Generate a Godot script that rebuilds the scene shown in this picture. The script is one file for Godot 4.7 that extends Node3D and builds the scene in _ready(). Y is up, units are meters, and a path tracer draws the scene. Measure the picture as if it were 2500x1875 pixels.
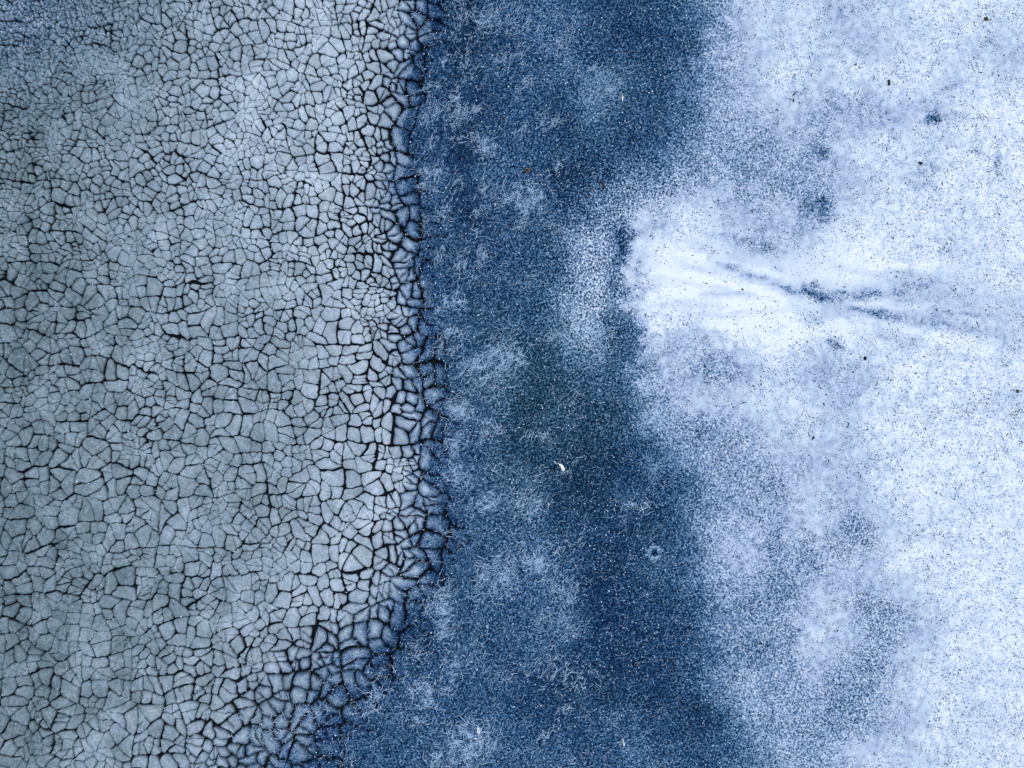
extends Node3D
# A dried mud flat seen from above: cracked clay, damp blue silt and a white salt crust.
# All plans below are drawn in units of U metres, x to the east and y to the south.
const U := 0.00128
const MID := Vector2(1250, 937.5)
# the close-up sheet with the fine texture: corner and size in units, and its pixels
const NEAR0 := Vector2(-250, -187.5)
const NEARS := Vector2(3000, 2250)
const TW := 2048
const TH := 1536
const CW := 512
const CH := 384
# extent of the modelled plates
const PX0 := -700.0
const PY0 := -520.0
const PY1 := 2400.0

var rng := RandomNumberGenerator.new()
var n_warp: FastNoiseLite
var n_warp2: FastNoiseLite
var n_fine: FastNoiseLite
var n_bloom: FastNoiseLite
var n_wide: FastNoiseLite
var salt_map := PackedFloat32Array()     # salt cover, CW x CH over the close-up sheet
var near_tex: ImageTexture
var m_plate: StandardMaterial3D
var m_plate_far: StandardMaterial3D
var m_near: StandardMaterial3D


func _ready() -> void:
	rng.seed = 4711
	# ---- camera, sky, sun, exposure
	var cam := Camera3D.new()
	cam.name = "camera"
	cam.position = Vector3(0, 2.75, 0)
	cam.rotation_degrees = Vector3(-90, 0, 0)
	cam.fov = rad_to_deg(2.0 * atan(1.2 / 2.75))
	cam.near = 0.05
	cam.far = 600.0
	add_child(cam)
	var env := Environment.new()
	env.background_mode = Environment.BG_SKY
	var sky := Sky.new()
	var sm := ProceduralSkyMaterial.new()
	sm.sky_top_color = Color(0.93, 0.955, 1.0)
	sm.sky_horizon_color = Color(0.90, 0.925, 0.965)
	sm.sky_curve = 0.2
	sm.sky_energy_multiplier = 1.0
	sm.ground_bottom_color = Color(0.5, 0.55, 0.62)
	sm.ground_horizon_color = Color(0.8, 0.85, 0.9)
	sky.sky_material = sm
	env.sky = sky
	env.tonemap_mode = Environment.TONE_MAPPER_LINEAR
	env.tonemap_exposure = 0.9
	env.sdfgi_enabled = true
	env.ssao_enabled = true
	env.ssil_enabled = true
	var we := WorldEnvironment.new()
	we.name = "world_environment"
	we.environment = env
	add_child(we)
	var sun := DirectionalLight3D.new()
	sun.name = "sun"
	sun.light_energy = 0.35
	sun.light_color = Color(1.0, 0.992, 0.98)
	sun.light_angular_distance = 14.0
	sun.rotation_degrees = Vector3(-62, 150, 0)
	sun.shadow_enabled = true
	sun.sky_mode = DirectionalLight3D.SKY_MODE_LIGHT_ONLY
	add_child(sun)

	make_noises()
	make_texture()
	materials()
	make_far_ground()
	make_sheets()
	make_mud()
	make_flecks()
	make_debris()


# ------------------------------------------------------------------ plan helpers
func at(p: Vector2, y := 0.0) -> Vector3:
	return Vector3((p.x - MID.x) * U, y * U, (p.y - MID.y) * U)


func noise(seed_: int, wave: float, octaves := 1, ridged := false) -> FastNoiseLite:
	var n := FastNoiseLite.new()
	n.noise_type = FastNoiseLite.TYPE_SIMPLEX_SMOOTH
	n.seed = seed_
	n.frequency = 1.0 / wave
	n.fractal_octaves = octaves
	n.fractal_type = FastNoiseLite.FRACTAL_NONE if octaves == 1 else (FastNoiseLite.FRACTAL_RIDGED if ridged else FastNoiseLite.FRACTAL_FBM)
	return n


func make_noises() -> void:
	n_warp = noise(11, 95.0)
	n_warp2 = noise(23, 19.0)
	n_fine = noise(31, 7.0)
	n_bloom = noise(5, 210.0, 4)
	n_wide = noise(77, 120.0, 2)


func along(table: Array, y: float) -> float:
	for i in range(1, table.size()):
		if y <= table[i].x:
			var a: Vector2 = table[i - 1]
			var b: Vector2 = table[i]
			return lerpf(a.y, b.y, clampf((y - a.x) / (b.x - a.x), 0.0, 1.0))
	return table[-1].y


# where the cracks end (y, x) and where the plates stop being dry and pale
const EDGE := [Vector2(0, 1074), Vector2(113, 1028), Vector2(226, 1023), Vector2(282, 990), Vector2(396, 995), Vector2(509, 1023), Vector2(588, 1034), Vector2(678, 1028), Vector2(791, 1045), Vector2(904, 1068), Vector2(1017, 1074), Vector2(1130, 1055), Vector2(1187, 1062), Vector2(1243, 1085), Vector2(1356, 1085), Vector2(1470, 1030), Vector2(1525, 985), Vector2(1583, 960), Vector2(1640, 920), Vector2(1695, 870), Vector2(1752, 845), Vector2(1808, 800), Vector2(1875, 780), Vector2(2400, 640)]
const PALE := [Vector2(0, 990), Vector2(226, 962), Vector2(452, 940), Vector2(678, 975), Vector2(904, 985), Vector2(1130, 1005), Vector2(1356, 990), Vector2(1470, 927), Vector2(1583, 785), Vector2(1695, 700), Vector2(1875, 575), Vector2(2400, 380)]


func wetness(p: Vector2) -> float:      # below 0: dry plates, 1: the end of the cracks
	var e := along(EDGE, p.y)
	var d := along(PALE, p.y)
	return (p.x - d) / (e - d)


# salt cover as it lies, in percent, on a grid of 78 units from (1055, 39)
const COVER := [
	[20, 12, 22, 30, 28, 22, 18, 20, 25, 45, 70, 75, 72, 62, 72, 80, 82, 84, 80],
	[18, 10, 18, 25, 30, 20, 18, 18, 25, 50, 62, 78, 75, 68, 68, 75, 80, 72, 68],
	[22, 15, 22, 22, 25, 34, 26, 20, 32, 55, 62, 82, 72, 78, 80, 82, 75, 80, 76],
	[25, 12, 18, 22, 18, 30, 22, 22, 30, 48, 58, 65, 55, 55, 60, 65, 72, 88, 90],
	[20, 12, 25, 25, 20, 18, 20, 25, 38, 52, 42, 58, 48, 75, 80, 78, 82, 90, 92],
	[25, 15, 32, 22, 12, 18, 30, 38, 48, 55, 45, 48, 50, 65, 78, 72, 82, 85, 90],
	[28, 14, 20, 28, 22, 30, 45, 55, 75, 68, 55, 60, 38, 70, 82, 85, 80, 85, 88],
	[25, 18, 22, 22, 28, 50, 32, 82, 85, 78, 62, 68, 75, 90, 90, 85, 80, 80, 85],
	[22, 20, 25, 25, 28, 55, 32, 90, 92, 80, 80, 82, 88, 93, 92, 80, 75, 82, 88],
	[28, 22, 25, 22, 40, 58, 36, 88, 88, 85, 92, 82, 62, 72, 65, 62, 65, 72, 75],
	[25, 28, 28, 20, 32, 48, 26, 62, 65, 80, 93, 94, 85, 88, 80, 78, 85, 80, 72],
	[25, 30, 30, 18, 20, 28, 26, 60, 62, 50, 65, 78, 60, 62, 78, 88, 88, 88, 86],
	[22, 28, 28, 15, 20, 18, 25, 50, 65, 68, 72, 78, 72, 58, 82, 80, 85, 78, 78],
	[25, 25, 20, 14, 20, 15, 22, 42, 48, 52, 55, 72, 75, 68, 85, 85, 82, 88, 82],
	[28, 30, 28, 18, 15, 12, 15, 25, 40, 48, 52, 55, 62, 62, 78, 88, 88, 88, 85],
	[22, 32, 35, 28, 15, 12, 22, 18, 30, 45, 48, 52, 75, 58, 75, 85, 85, 80, 88],
	[20, 30, 32, 25, 18, 18, 15, 18, 30, 52, 55, 48, 70, 45, 60, 78, 82, 85, 88],
	[20, 32, 30, 38, 25, 15, 15, 25, 28, 55, 58, 42, 52, 58, 75, 85, 85, 86, 85],
	[22, 30, 28, 35, 25, 12, 15, 20, 25, 42, 40, 35, 62, 60, 55, 72, 78, 85, 86],
	[18, 32, 25, 30, 32, 18, 14, 18, 20, 38, 38, 42, 72, 62, 42, 60, 75, 82, 85],
	[22, 30, 25, 28, 20, 15, 14, 16, 20, 35, 35, 42, 65, 58, 45, 70, 80, 84, 85],
	[25, 25, 25, 18, 15, 15, 16, 16, 18, 35, 45, 38, 52, 38, 52, 78, 80, 80, 84],
	[28, 25, 28, 22, 18, 22, 22, 18, 16, 18, 38, 48, 38, 35, 55, 65, 82, 75, 82],
	[28, 30, 32, 28, 25, 20, 28, 25, 22, 20, 22, 40, 45, 60, 72, 68, 80, 82, 84],
]
# how pale the dry plates are, in percent, on a grid of 145 x 156 units from (72, 78)
const PALENESS := [
	[32, 39, 50, 57, 66, 73, 70],
	[36, 43, 53, 62, 68, 71, 68],
	[41, 47, 55, 62, 67, 72, 68],
	[40, 44, 54, 59, 63, 70, 68],
	[38, 44, 51, 56, 60, 66, 68],
	[38, 42, 51, 54, 53, 63, 70],
	[41, 46, 51, 54, 52, 61, 70],
	[40, 46, 52, 49, 50, 62, 70],
	[38, 44, 48, 51, 54, 65, 70],
	[38, 43, 46, 50, 58, 65, 68],
	[39, 43, 49, 55, 60, 59, 68],
	[41, 49, 52, 59, 56, 55, 68],
]
# smears washed through the salt: from, by way of, to, half width, depth of the blue
const SMEARS := [
	[Vector2(1700, 620), Vector2(1850, 680), Vector2(1985, 728), 13.0, 0.34],
	[Vector2(1930, 705), Vector2(2060, 730), Vector2(2200, 712), 20.0, 0.30],
	[Vector2(1950, 708), Vector2(1985, 722), Vector2(2020, 738), 11.0, 0.38],
	[Vector2(2160, 715), Vector2(2230, 690), Vector2(2290, 690), 24.0, 0.12],
	[Vector2(2040, 745), Vector2(2140, 765), Vector2(2230, 788), 12.0, 0.30],
	[Vector2(2200, 782), Vector2(2340, 800), Vector2(2480, 828), 12.0, 0.22],
	[Vector2(1690, 730), Vector2(1770, 712), Vector2(1840, 722), 10.0, 0.20],
	[Vector2(1560, 748), Vector2(1660, 738), Vector2(1760, 745), 8.0, 0.12],
	[Vector2(1720, 555), Vector2(1830, 600), Vector2(1940, 625), 20.0, 0.16],
	[Vector2(1640, 580), Vector2(1700, 605), Vector2(1760, 625), 7.0, 0.10],
	[Vector2(2000, 640), Vector2(2140, 680), Vector2(2250, 665), 14.0, 0.12],
	[Vector2(2010, 820), Vector2(2040, 842), Vector2(2070, 858), 10.0, 0.40],
	[Vector2(2440, 330), Vector2(2432, 390), Vector2(2436, 450), 9.0, 0.20],
	[Vector2(2255, 300), Vector2(2285, 285), Vector2(2300, 300), 9.0, 0.34],
	[Vector2(2030, 390), Vector2(2000, 370), Vector2(1980, 360), 16.0, 0.20],
	[Vector2(2005, 470), Vector2(2015, 520), Vector2(2030, 540), 18.0, 0.22],
	[Vector2(2000, 690), Vector2(1990, 695), Vector2(1985, 705), 8.0, 0.25],
	[Vector2(1560, 655), Vector2(1760, 690), Vector2(1960, 738), 14.0, -0.14],
	[Vector2(1580, 700), Vector2(1760, 735), Vector2(1950, 760), 16.0, -0.10],
	[Vector2(1620, 610), Vector2(1780, 640), Vector2(1960, 690), 12.0, -0.12],
	[Vector2(2010, 742), Vector2(2160, 742), Vector2(2330, 752), 14.0, -0.22],
	[Vector2(2100, 640), Vector2(2200, 655), Vector2(2330, 640), 16.0, -0.16],
	[Vector2(2060, 775), Vector2(2230, 810), Vector2(2470, 860), 18.0, -0.14],
	[Vector2(2050, 800), Vector2(2250, 840), Vector2(2490, 905), 9.0, 0.12],
	[Vector2(2220, 745), Vector2(2350, 765), Vector2(2500, 790), 8.0, 0.12],
	[Vector2(2020, 760), Vector2(2150, 800), Vector2(2300, 850), 7.0, 0.10],
	[Vector2(1600, 680), Vector2(1740, 695), Vector2(1900, 730), 6.0, 0.10],
	[Vector2(1620, 640), Vector2(1760, 665), Vector2(1930, 715), 6.0, 0.12],
	[Vector2(1650, 770), Vector2(1800, 765), Vector2(1950, 752), 8.0, 0.10],
	[Vector2(1700, 800), Vector2(1850, 790), Vector2(1970, 765), 12.0, -0.12],
	[Vector2(1900, 800), Vector2(1990, 810), Vector2(2080, 800), 22.0, -0.12],
	[Vector2(2250, 175), Vector2(2330, 205), Vector2(2440, 215), 12.0, 0.12],
	[Vector2(2230, 250), Vector2(2330, 285), Vector2(2460, 300), 12.0, 0.10],
	[Vector2(2240, 330), Vector2(2330, 345), Vector2(2430, 380), 12.0, 0.10],
	[Vector2(1510, 545), Vector2(1520, 600), Vector2(1515, 640), 20.0, 0.12],
	[Vector2(1490, 740), Vector2(1495, 800), Vector2(1490, 860), 20.0, 0.08],
]
# wispy blooms of salt hair on the silt: centre, half size, strength
const WISPS := [
	[Vector2(1118, 240), Vector2(26, 22), 0.24], [Vector2(1165, 330), Vector2(30, 20), 0.14], [Vector2(1195, 362), Vector2(36, 24), 0.20], [Vector2(1280, 480), Vector2(60, 45), 0.22],
	[Vector2(1105, 740), Vector2(34, 24), 0.34], [Vector2(1100, 805), Vector2(30, 16), 0.20], [Vector2(1250, 868), Vector2(46, 26), 0.32], [Vector2(1155, 900), Vector2(46, 18), 0.26],
	[Vector2(1180, 925), Vector2(60, 24), 0.14], [Vector2(1120, 1000), Vector2(40, 26), 0.20], [Vector2(1180, 1050), Vector2(50, 30), 0.16], [Vector2(1318, 1060), Vector2(28, 14), 0.26],
	[Vector2(1110, 1160), Vector2(40, 26), 0.24], [Vector2(1190, 1225), Vector2(44, 28), 0.18], [Vector2(1300, 1230), Vector2(40, 40), 0.18], [Vector2(1310, 1370), Vector2(60, 60), 0.18],
	[Vector2(1210, 1420), Vector2(60, 60), 0.12], [Vector2(1080, 1500), Vector2(22, 60), 0.24], [Vector2(1100, 1640), Vector2(24, 46), 0.20], [Vector2(1040, 1690), Vector2(50, 34), 0.14],
	[Vector2(1150, 1805), Vector2(60, 50), 0.24], [Vector2(1085, 1850), Vector2(44, 30), 0.14], [Vector2(905, 1690), Vector2(36, 22), 0.16], [Vector2(950, 1430), Vector2(56, 20), 0.24],
	[Vector2(770, 1735), Vector2(40, 20), 0.30], [Vector2(870, 1730), Vector2(46, 26), 0.14], [Vector2(640, 1775), Vector2(60, 34), 0.30], [Vector2(1560, 1235), Vector2(26, 14), 0.24],
	[Vector2(1498, 212), Vector2(30, 28), 0.20], [Vector2(1440, 165), Vector2(24, 12), 0.16], [Vector2(1350, 130), Vector2(20, 10), 0.14], [Vector2(1395, 1650), Vector2(60, 40), 0.10],
	[Vector2(1390, 950), Vector2(8, 6), 0.34], [Vector2(1460, 830), Vector2(40, 60), 0.10], [Vector2(1230, 45), Vector2(80, 40), 0.10], [Vector2(1320, 300), Vector2(10, 40), 0.16],
]


func grid_value(g: Array, x: float, y: float) -> float:
	x = clampf(x, 0.0, g[0].size() - 1.001)
	y = clampf(y, 0.0, g.size() - 1.001)
	var i := int(x)
	var j := int(y)
	var last: int = g[0].size() - 1
	var rows := PackedFloat32Array()
	for k in range(-1, 3):
		var row: Array = g[clampi(j + k, 0, g.size() - 1)]
		rows.append(cubic_interpolate(row[i], row[i + 1], row[maxi(i - 1, 0)], row[mini(i + 2, last)], x - i))
	return cubic_interpolate(rows[1], rows[2], rows[0], rows[3], y - j) / 100.0


func cover(p: Vector2) -> float:        # salt cover anywhere on the flat, without grain
	var q := p + Vector2(n_warp.get_noise_2d(p.x, p.y), n_warp.get_noise_2d(p.x + 500, p.y)) * 24.0 + Vector2(n_warp2.get_noise_2d(p.x * 0.5, p.y * 0.5), n_warp2.get_noise_2d(p.x * 0.5 + 70.0, p.y * 0.5)) * 14.0
	var c := grid_value(COVER, (q.x - 1055.0) / 78.1, (q.y - 39.0) / 78.1)
	var beyond := maxf(maxf(-p.y, p.y - 1875.0), maxf(p.x - 2500.0, 0.0))
	if beyond > 0.0:
		c += n_bloom.get_noise_2d(p.x * 0.6, p.y * 0.6) * 0.35 * smoothstep(0.0, 500.0, beyond)
	if c < 0.4:
		c = lerpf(c, c * c * 2.5, 0.4)
	var left := smoothstep(1430.0, 1260.0, p.x)
	c = lerpf(c, minf(c, 0.17 + 0.28 * maxf(0.0, c - 0.17)), left)
	if c < 0.76:
		c = lerpf(c, 0.76, 0.2 * smoothstep(1700.0, 1850.0, p.x))
	c = minf(c, lerpf(0.95, 0.86, smoothstep(2050.0, 2300.0, p.x)))
	# the fan of clean salt that opens to the west from a pinch at (1990, 735)
	var t := clampf((q.x - 1540.0) / 450.0, 0.0, 1.0)
	var top := lerpf(500.0, 705.0, pow(t, 0.9))
	var low := lerpf(815.0, 768.0, t)
	var fan := smoothstep(1505.0, 1610.0, q.x) * smoothstep(top - 30.0, top + 60.0, q.y) * smoothstep(low + 45.0, low - 35.0, q.y) * smoothstep(2010.0, 1940.0, q.x)
	c = lerpf(c, 0.92, fan * 0.75)
	return clampf(c, 0.0, 1.0)


func paleness(p: Vector2) -> float:
	return grid_value(PALENESS, (p.x - 72.0) / 145.0, (p.y - 78.0) / 156.0)


func bloom(p: Vector2) -> float:        # 0..1, dusty salt on the dry plates that also fills their cracks
	var b := n_bloom.get_noise_2d(p.x, p.y) + 0.5 * n_bloom.get_noise_2d(p.x * 2.6 + 900.0, p.y * 2.6)
	return smoothstep(0.06, 0.42, b)


func stroke(map: PackedFloat32Array, a: Vector2, b: Vector2, c: Vector2, w: float, depth: float) -> void:
	var sx := float(CW) / NEARS.x
	var lo := (a.min(b).min(c) - NEAR0 - Vector2.ONE * w * 3.0) * sx
	var hi := (a.max(b).max(c) - NEAR0 + Vector2.ONE * w * 3.0) * sx
	var way: Array[Vector2] = []
	for k in 13:
		var t := k / 12.0
		way.append(a.lerp(b, t).lerp(b.lerp(c, t), t) * 0.7 + (a.lerp(b, t * 2.0) if t < 0.5 else b.lerp(c, t * 2.0 - 1.0)) * 0.3)
	for j in range(maxi(0, int(lo.y)), mini(CH, int(hi.y) + 1)):
		for i in range(maxi(0, int(lo.x)), mini(CW, int(hi.x) + 1)):
			var p := Vector2(i + 0.5, j + 0.5) / sx + NEAR0
			p.y += 4.0 * n_warp2.get_noise_2d(p.x * 0.25, p.y * 0.9) + 2.0 * n_warp2.get_noise_2d(p.x * 0.7, p.y * 2.0)
			var best := 1e9
			var s := 0.0
			for k in 12:
				var q := Geometry2D.get_closest_point_to_segment(p, way[k], way[k + 1])
				var d := q.distance_to(p)
				if d < best:
					best = d
					s = k / 12.0
			var end := smoothstep(0.0, 0.25, s + 0.04) * smoothstep(1.0, 0.7, s)
			var ww := w * (0.85 + 0.7 * n_wide.get_noise_2d(p.x, p.y * 2.0))
			var torn := 0.9 + 0.5 * n_warp2.get_noise_2d(p.x * 0.35 + 50.0, p.y * 1.6)
			map[j * CW + i] -= depth * end * maxf(0.1, torn) * exp(-best * best / (ww * ww))


# ------------------------------------------------------------------ the surface texture
func upsampled(a: PackedFloat32Array) -> PackedFloat32Array:
	var im := Image.create_from_data(CW, CH, false, Image.FORMAT_RF, a.to_byte_array())
	im.resize(TW, TH, Image.INTERPOLATE_CUBIC)
	return im.get_data().to_float32_array()


func grain(seed_: int, wave: float, octaves := 1, ridged := false, warp := 0.0) -> PackedByteArray:
	var n := noise(seed_, wave, octaves, ridged)
	if warp > 0.0:
		n.domain_warp_enabled = true
		n.domain_warp_amplitude = warp
		n.domain_warp_frequency = 0.03
	return n.get_image(TW, TH, false, false, true).get_data()


func ramp(stops: Array) -> Array[Color]:
	var out: Array[Color] = []
	for i in 256:
		var v := i / 255.0
		for k in range(1, stops.size()):
			if v <= stops[k][0] or k == stops.size() - 1:
				var t := clampf((v - stops[k - 1][0]) / (stops[k][0] - stops[k - 1][0]), 0.0, 1.0)
				out.append(Color8(stops[k - 1][1], stops[k - 1][2], stops[k - 1][3]).lerp(Color8(stops[k][1], stops[k][2], stops[k][3]), t))
				break
	return out


const SILT_RAMP := [[0.0, 6, 26, 52], [0.10, 18, 52, 86], [0.2, 40, 79, 117], [0.35, 86, 121, 157], [0.5, 138, 160, 193], [0.65, 173, 190, 217], [0.8, 196, 212, 233], [0.92, 215, 228, 243], [1.0, 232, 241, 249]]
const TEAL_RAMP := [[0.0, 6, 30, 46], [0.10, 22, 56, 80], [0.2, 46, 84, 110], [0.35, 90, 126, 152], [0.5, 134, 162, 186], [0.65, 168, 190, 215], [0.8, 196, 212, 233], [0.92, 215, 228, 243], [1.0, 232, 241, 249]]
const CLAY_RAMP := [[0.0, 46, 62, 72], [0.25, 88, 106, 116], [0.4, 118, 136, 147], [0.55, 146, 163, 178], [0.7, 172, 187, 204], [0.85, 200, 213, 228], [1.0, 226, 235, 246]]


func make_texture() -> void:
	# coarse maps: salt cover, dampness, paleness of the clay, coarseness of the grain, teal
	var wet := PackedFloat32Array()
	var clay := PackedFloat32Array()
	var rough := PackedFloat32Array()
	var teal := PackedFloat32Array()
	var stip := PackedFloat32Array()
	stip.resize(CW * CH)
	salt_map.resize(CW * CH)
	wet.resize(CW * CH)
	clay.resize(CW * CH)
	rough.resize(CW * CH)
	teal.resize(CW * CH)
	for j in CH:
		for i in CW:
			var p := Vector2(i + 0.5, j + 0.5) / Vector2(CW, CH) * NEARS + NEAR0
			var k := j * CW + i
			salt_map[k] = cover(p) if p.x > 520.0 else 0.36
			var w := wetness(p)
			if w < 1.2:
				salt_map[k] = lerpf(0.44, salt_map[k], smoothstep(0.0, 1.2, w))
			wet[k] = maxf(smoothstep(-0.1, 1.15, w + 0.7 * n_wide.get_noise_2d(p.x * 1.3, p.y * 1.3)), 0.72 * exp(-pow((p.x - 20.0) / 260.0, 2) - pow((p.y - 40.0) / 170.0, 2)))
			clay[k] = paleness(p) + 0.05 * bloom(p) - 0.03 + 0.10 * n_wide.get_noise_2d(p.x * 1.1 + 200.0, p.y * 0.9 + 50.0)
			stip[k] = 0.26 * exp(-pow((p.x - 1445.0) / 80.0, 2) - pow((p.y - 660.0) / 210.0, 2)) + 0.22 * exp(-pow((p.x - 1590.0) / 110.0, 2) - pow((p.y - 480.0) / 70.0, 2)) + 0.10 * exp(-pow((p.x - 2080.0) / 160.0, 2) - pow((p.y - 1560.0) / 300.0, 2))
			var silk := exp(-pow((p.x - 1900.0) / 430.0, 2) - pow((p.y - 695.0 - (p.x - 1900.0) * 0.12) / 95.0, 2))
			rough[k] = 1.0 - 0.75 * minf(1.0, silk * 1.5)
			teal[k] = clampf(exp(-pow((p.x - 1340.0) / 190.0, 2) - pow((p.y - 960.0) / 330.0, 2)) + 0.5 * n_bloom.get_noise_2d(p.x * 0.8 + 77.0, p.y * 0.8), 0.0, 1.0)
	for s in SMEARS:
		stroke(salt_map, s[0], s[1], s[2], s[3], s[4])
	for s in WISPS:
		var c: Vector2 = s[0]
		var r: Vector2 = s[1]
		for j in CH:
			var y := (j + 0.5) / CH * NEARS.y + NEAR0.y
			if absf(y - c.y) > r.y * 2.2:
				continue
			for i in CW:
				var x := (i + 0.5) / CW * NEARS.x + NEAR0.x
				if absf(x - c.x) < r.x * 2.2:
					var wob := 0.75 + 0.9 * n_wide.get_noise_2d(x * 4.0, y * 4.0)
					salt_map[j * CW + i] += s[2] * maxf(0.0, wob) * 0.22 * exp(-pow((x - c.x) / r.x, 2) - pow((y - c.y) / r.y, 2))
	# a pale ring with a dark middle left by a burst bubble
	var big_salt := upsampled(salt_map)
	var big_wet := upsampled(wet)
	var big_clay := upsampled(clay)
	var big_rough := upsampled(rough)
	var big_teal := upsampled(teal)
	var big_stip := upsampled(stip)
	for j in range(-40, 41):
		for i in range(-40, 41):
			var c := (Vector2(1598, 1350) - NEAR0) * TW / NEARS.x
			var r := Vector2(i, j).length() / 9.5 * (1.0 + 0.25 * n_fine.get_noise_2d(i, j))
			var k := (int(c.y) + j) * TW + int(c.x) + i
			big_salt[k] += 0.30 * exp(-pow((r - 1.0) / 0.38, 2)) - 0.12 * exp(-r * r * 6.0)
	# grain
	var g1 := grain(101, 3.1)
	var g2 := grain(102, 5.2, 2, false, 4.0)
	var g3 := grain(103, 16.0, 3)
	var g4 := grain(104, 60.0, 4)
	var vein := grain(106, 46.0, 3, true, 26.0)
	var hair := grain(105, 22.0, 3, true, 14.0)
	var silt := ramp(SILT_RAMP)
	var tealr := ramp(TEAL_RAMP)
	var dry := ramp(CLAY_RAMP)
	var sr := PackedFloat32Array(); var sg := PackedFloat32Array(); var sb := PackedFloat32Array()
	var er := PackedFloat32Array(); var eg := PackedFloat32Array(); var eb := PackedFloat32Array()
	var dr := PackedFloat32Array(); var dg := PackedFloat32Array(); var db := PackedFloat32Array()
	for i in 256:
		sr.append(silt[i].r * 255.0); sg.append(silt[i].g * 255.0); sb.append(silt[i].b * 255.0)
		er.append(tealr[i].r * 255.0); eg.append(tealr[i].g * 255.0); eb.append(tealr[i].b * 255.0)
		dr.append(dry[i].r * 255.0); dg.append(dry[i].g * 255.0); db.append(dry[i].b * 255.0)
	var out := PackedByteArray()
	out.resize(TW * TH * 3)
	for k in TW * TH:
		var a := (g1[k] - 128) / 128.0
		var b := (g2[k] - 128) / 128.0
		var c := (g3[k] - 128) / 128.0
		var d := (g4[k] - 128) / 128.0
		var s := big_salt[k]
		var w := big_wet[k]
		var r := 0.0
		var g := 0.0
		var bl := 0.0
		if w > 0.01:
			var rgh := big_rough[k]
			if s < 0.8:
				rgh = lerpf(rgh, 1.0, minf(1.0, (0.8 - s) * 5.0))
			var contrast := rgh * (0.22 + 0.62 * s * (1.0 - s)) + big_stip[k]
			var n := a * 0.7 + b * 0.85
			var h := hair[k] / 255.0
			var v := s + contrast * n + (c * (0.05 + 0.20 * s) + d * (0.03 + 0.08 * s)) * rgh
			if s > 0.55:
				var q := minf(1.0, (s - 0.55) * 4.0)
				v = lerpf(v, s + 0.03 + 0.10 * rgh - rgh * (maxf(0.0, n - 0.12) * 0.60 + 0.07 * absf(b) + maxf(0.0, vein[k] / 255.0 - 0.58) * 0.42) + (c * 0.13 + d * 0.07) * rgh, q)
			if s < 0.5:
				v += maxf(0.0, h - 0.62) * (0.9 * s) - 0.02
			var i := clampi(int(v * 255.0), 0, 255)
			var t := big_teal[k]
			r = lerpf(sr[i], er[i], t)
			g = lerpf(sg[i], eg[i], t)
			bl = lerpf(sb[i], eb[i], t)
		if w < 0.99:
			var v := big_clay[k] + 0.01 + a * 0.08 + b * 0.09 + c * 0.08 + d * 0.06 + maxf(0.0, hair[k] / 255.0 - 0.6) * 0.35
			var i := clampi(int(v * 255.0), 0, 255)
			r = lerpf(dr[i], r, w)
			g = lerpf(dg[i], g, w)
			bl = lerpf(db[i], bl, w)
		out[k * 3] = int(r)
		out[k * 3 + 1] = int(g)
		out[k * 3 + 2] = int(bl)
	near_tex = ImageTexture.create_from_image(Image.create_from_data(TW, TH, false, Image.FORMAT_RGB8, out))


func materials() -> void:
	m_near = StandardMaterial3D.new()
	m_near.albedo_texture = near_tex
	m_near.texture_repeat = false
	m_near.roughness = 0.92
	m_near.metallic_specular = 0.2
	m_plate = m_near.duplicate()
	m_plate.vertex_color_use_as_albedo = true
	m_plate_far = StandardMaterial3D.new()
	m_plate_far.vertex_color_use_as_albedo = true
	m_plate_far.roughness = 0.92
	m_plate_far.metallic_specular = 0.2
	m_plate_far.albedo_texture = tiled_grain(3, 5.0, 0.78)
	m_plate_far.uv1_triplanar = true
	m_plate_far.uv1_world_triplanar = true
	m_plate_far.uv1_scale = Vector3.ONE * 1.4


func tiled_grain(seed_: int, wave: float, low: float) -> ImageTexture:
	var n := noise(seed_, wave, 3)
	var src := n.get_seamless_image(512, 512, false, false, 0.15, true)
	var out := Image.create(512, 512, false, Image.FORMAT_RGB8)
	for j in 512:
		for i in 512:
			var v := lerpf(low, 1.0, src.get_pixel(i, j).r)
			out.set_pixel(i, j, Color(v, v, v))
	return ImageTexture.create_from_image(out)


func plain(c: Color, rough := 0.85) -> StandardMaterial3D:
	var m := StandardMaterial3D.new()
	m.albedo_color = c
	m.roughness = rough
	m.metallic_specular = 0.25
	return m


# ------------------------------------------------------------------ ground sheets
func macro_color(p: Vector2) -> Color:
	var w := smoothstep(-0.2, 0.75, wetness(p))
	var s := cover(p)
	if w < 1.0:
		s = lerpf(0.34, s, w)
	var far := p.distance_to(MID)
	var wild := smoothstep(1500.0, 4000.0, far)
	s += wild * 0.3 * n_bloom.get_noise_2d(p.x * 0.25, p.y * 0.25)
	var i := clampi(int(s * 255.0), 0, 255)
	var j := clampi(int((paleness(p) + 0.2 * bloom(p) - 0.04) * 255.0), 0, 255)
	return far_dry[j].lerp(far_silt[i], w).srgb_to_linear()

var far_dry: Array[Color] = ramp(CLAY_RAMP)
var far_silt: Array[Color] = ramp(SILT_RAMP)


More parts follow.
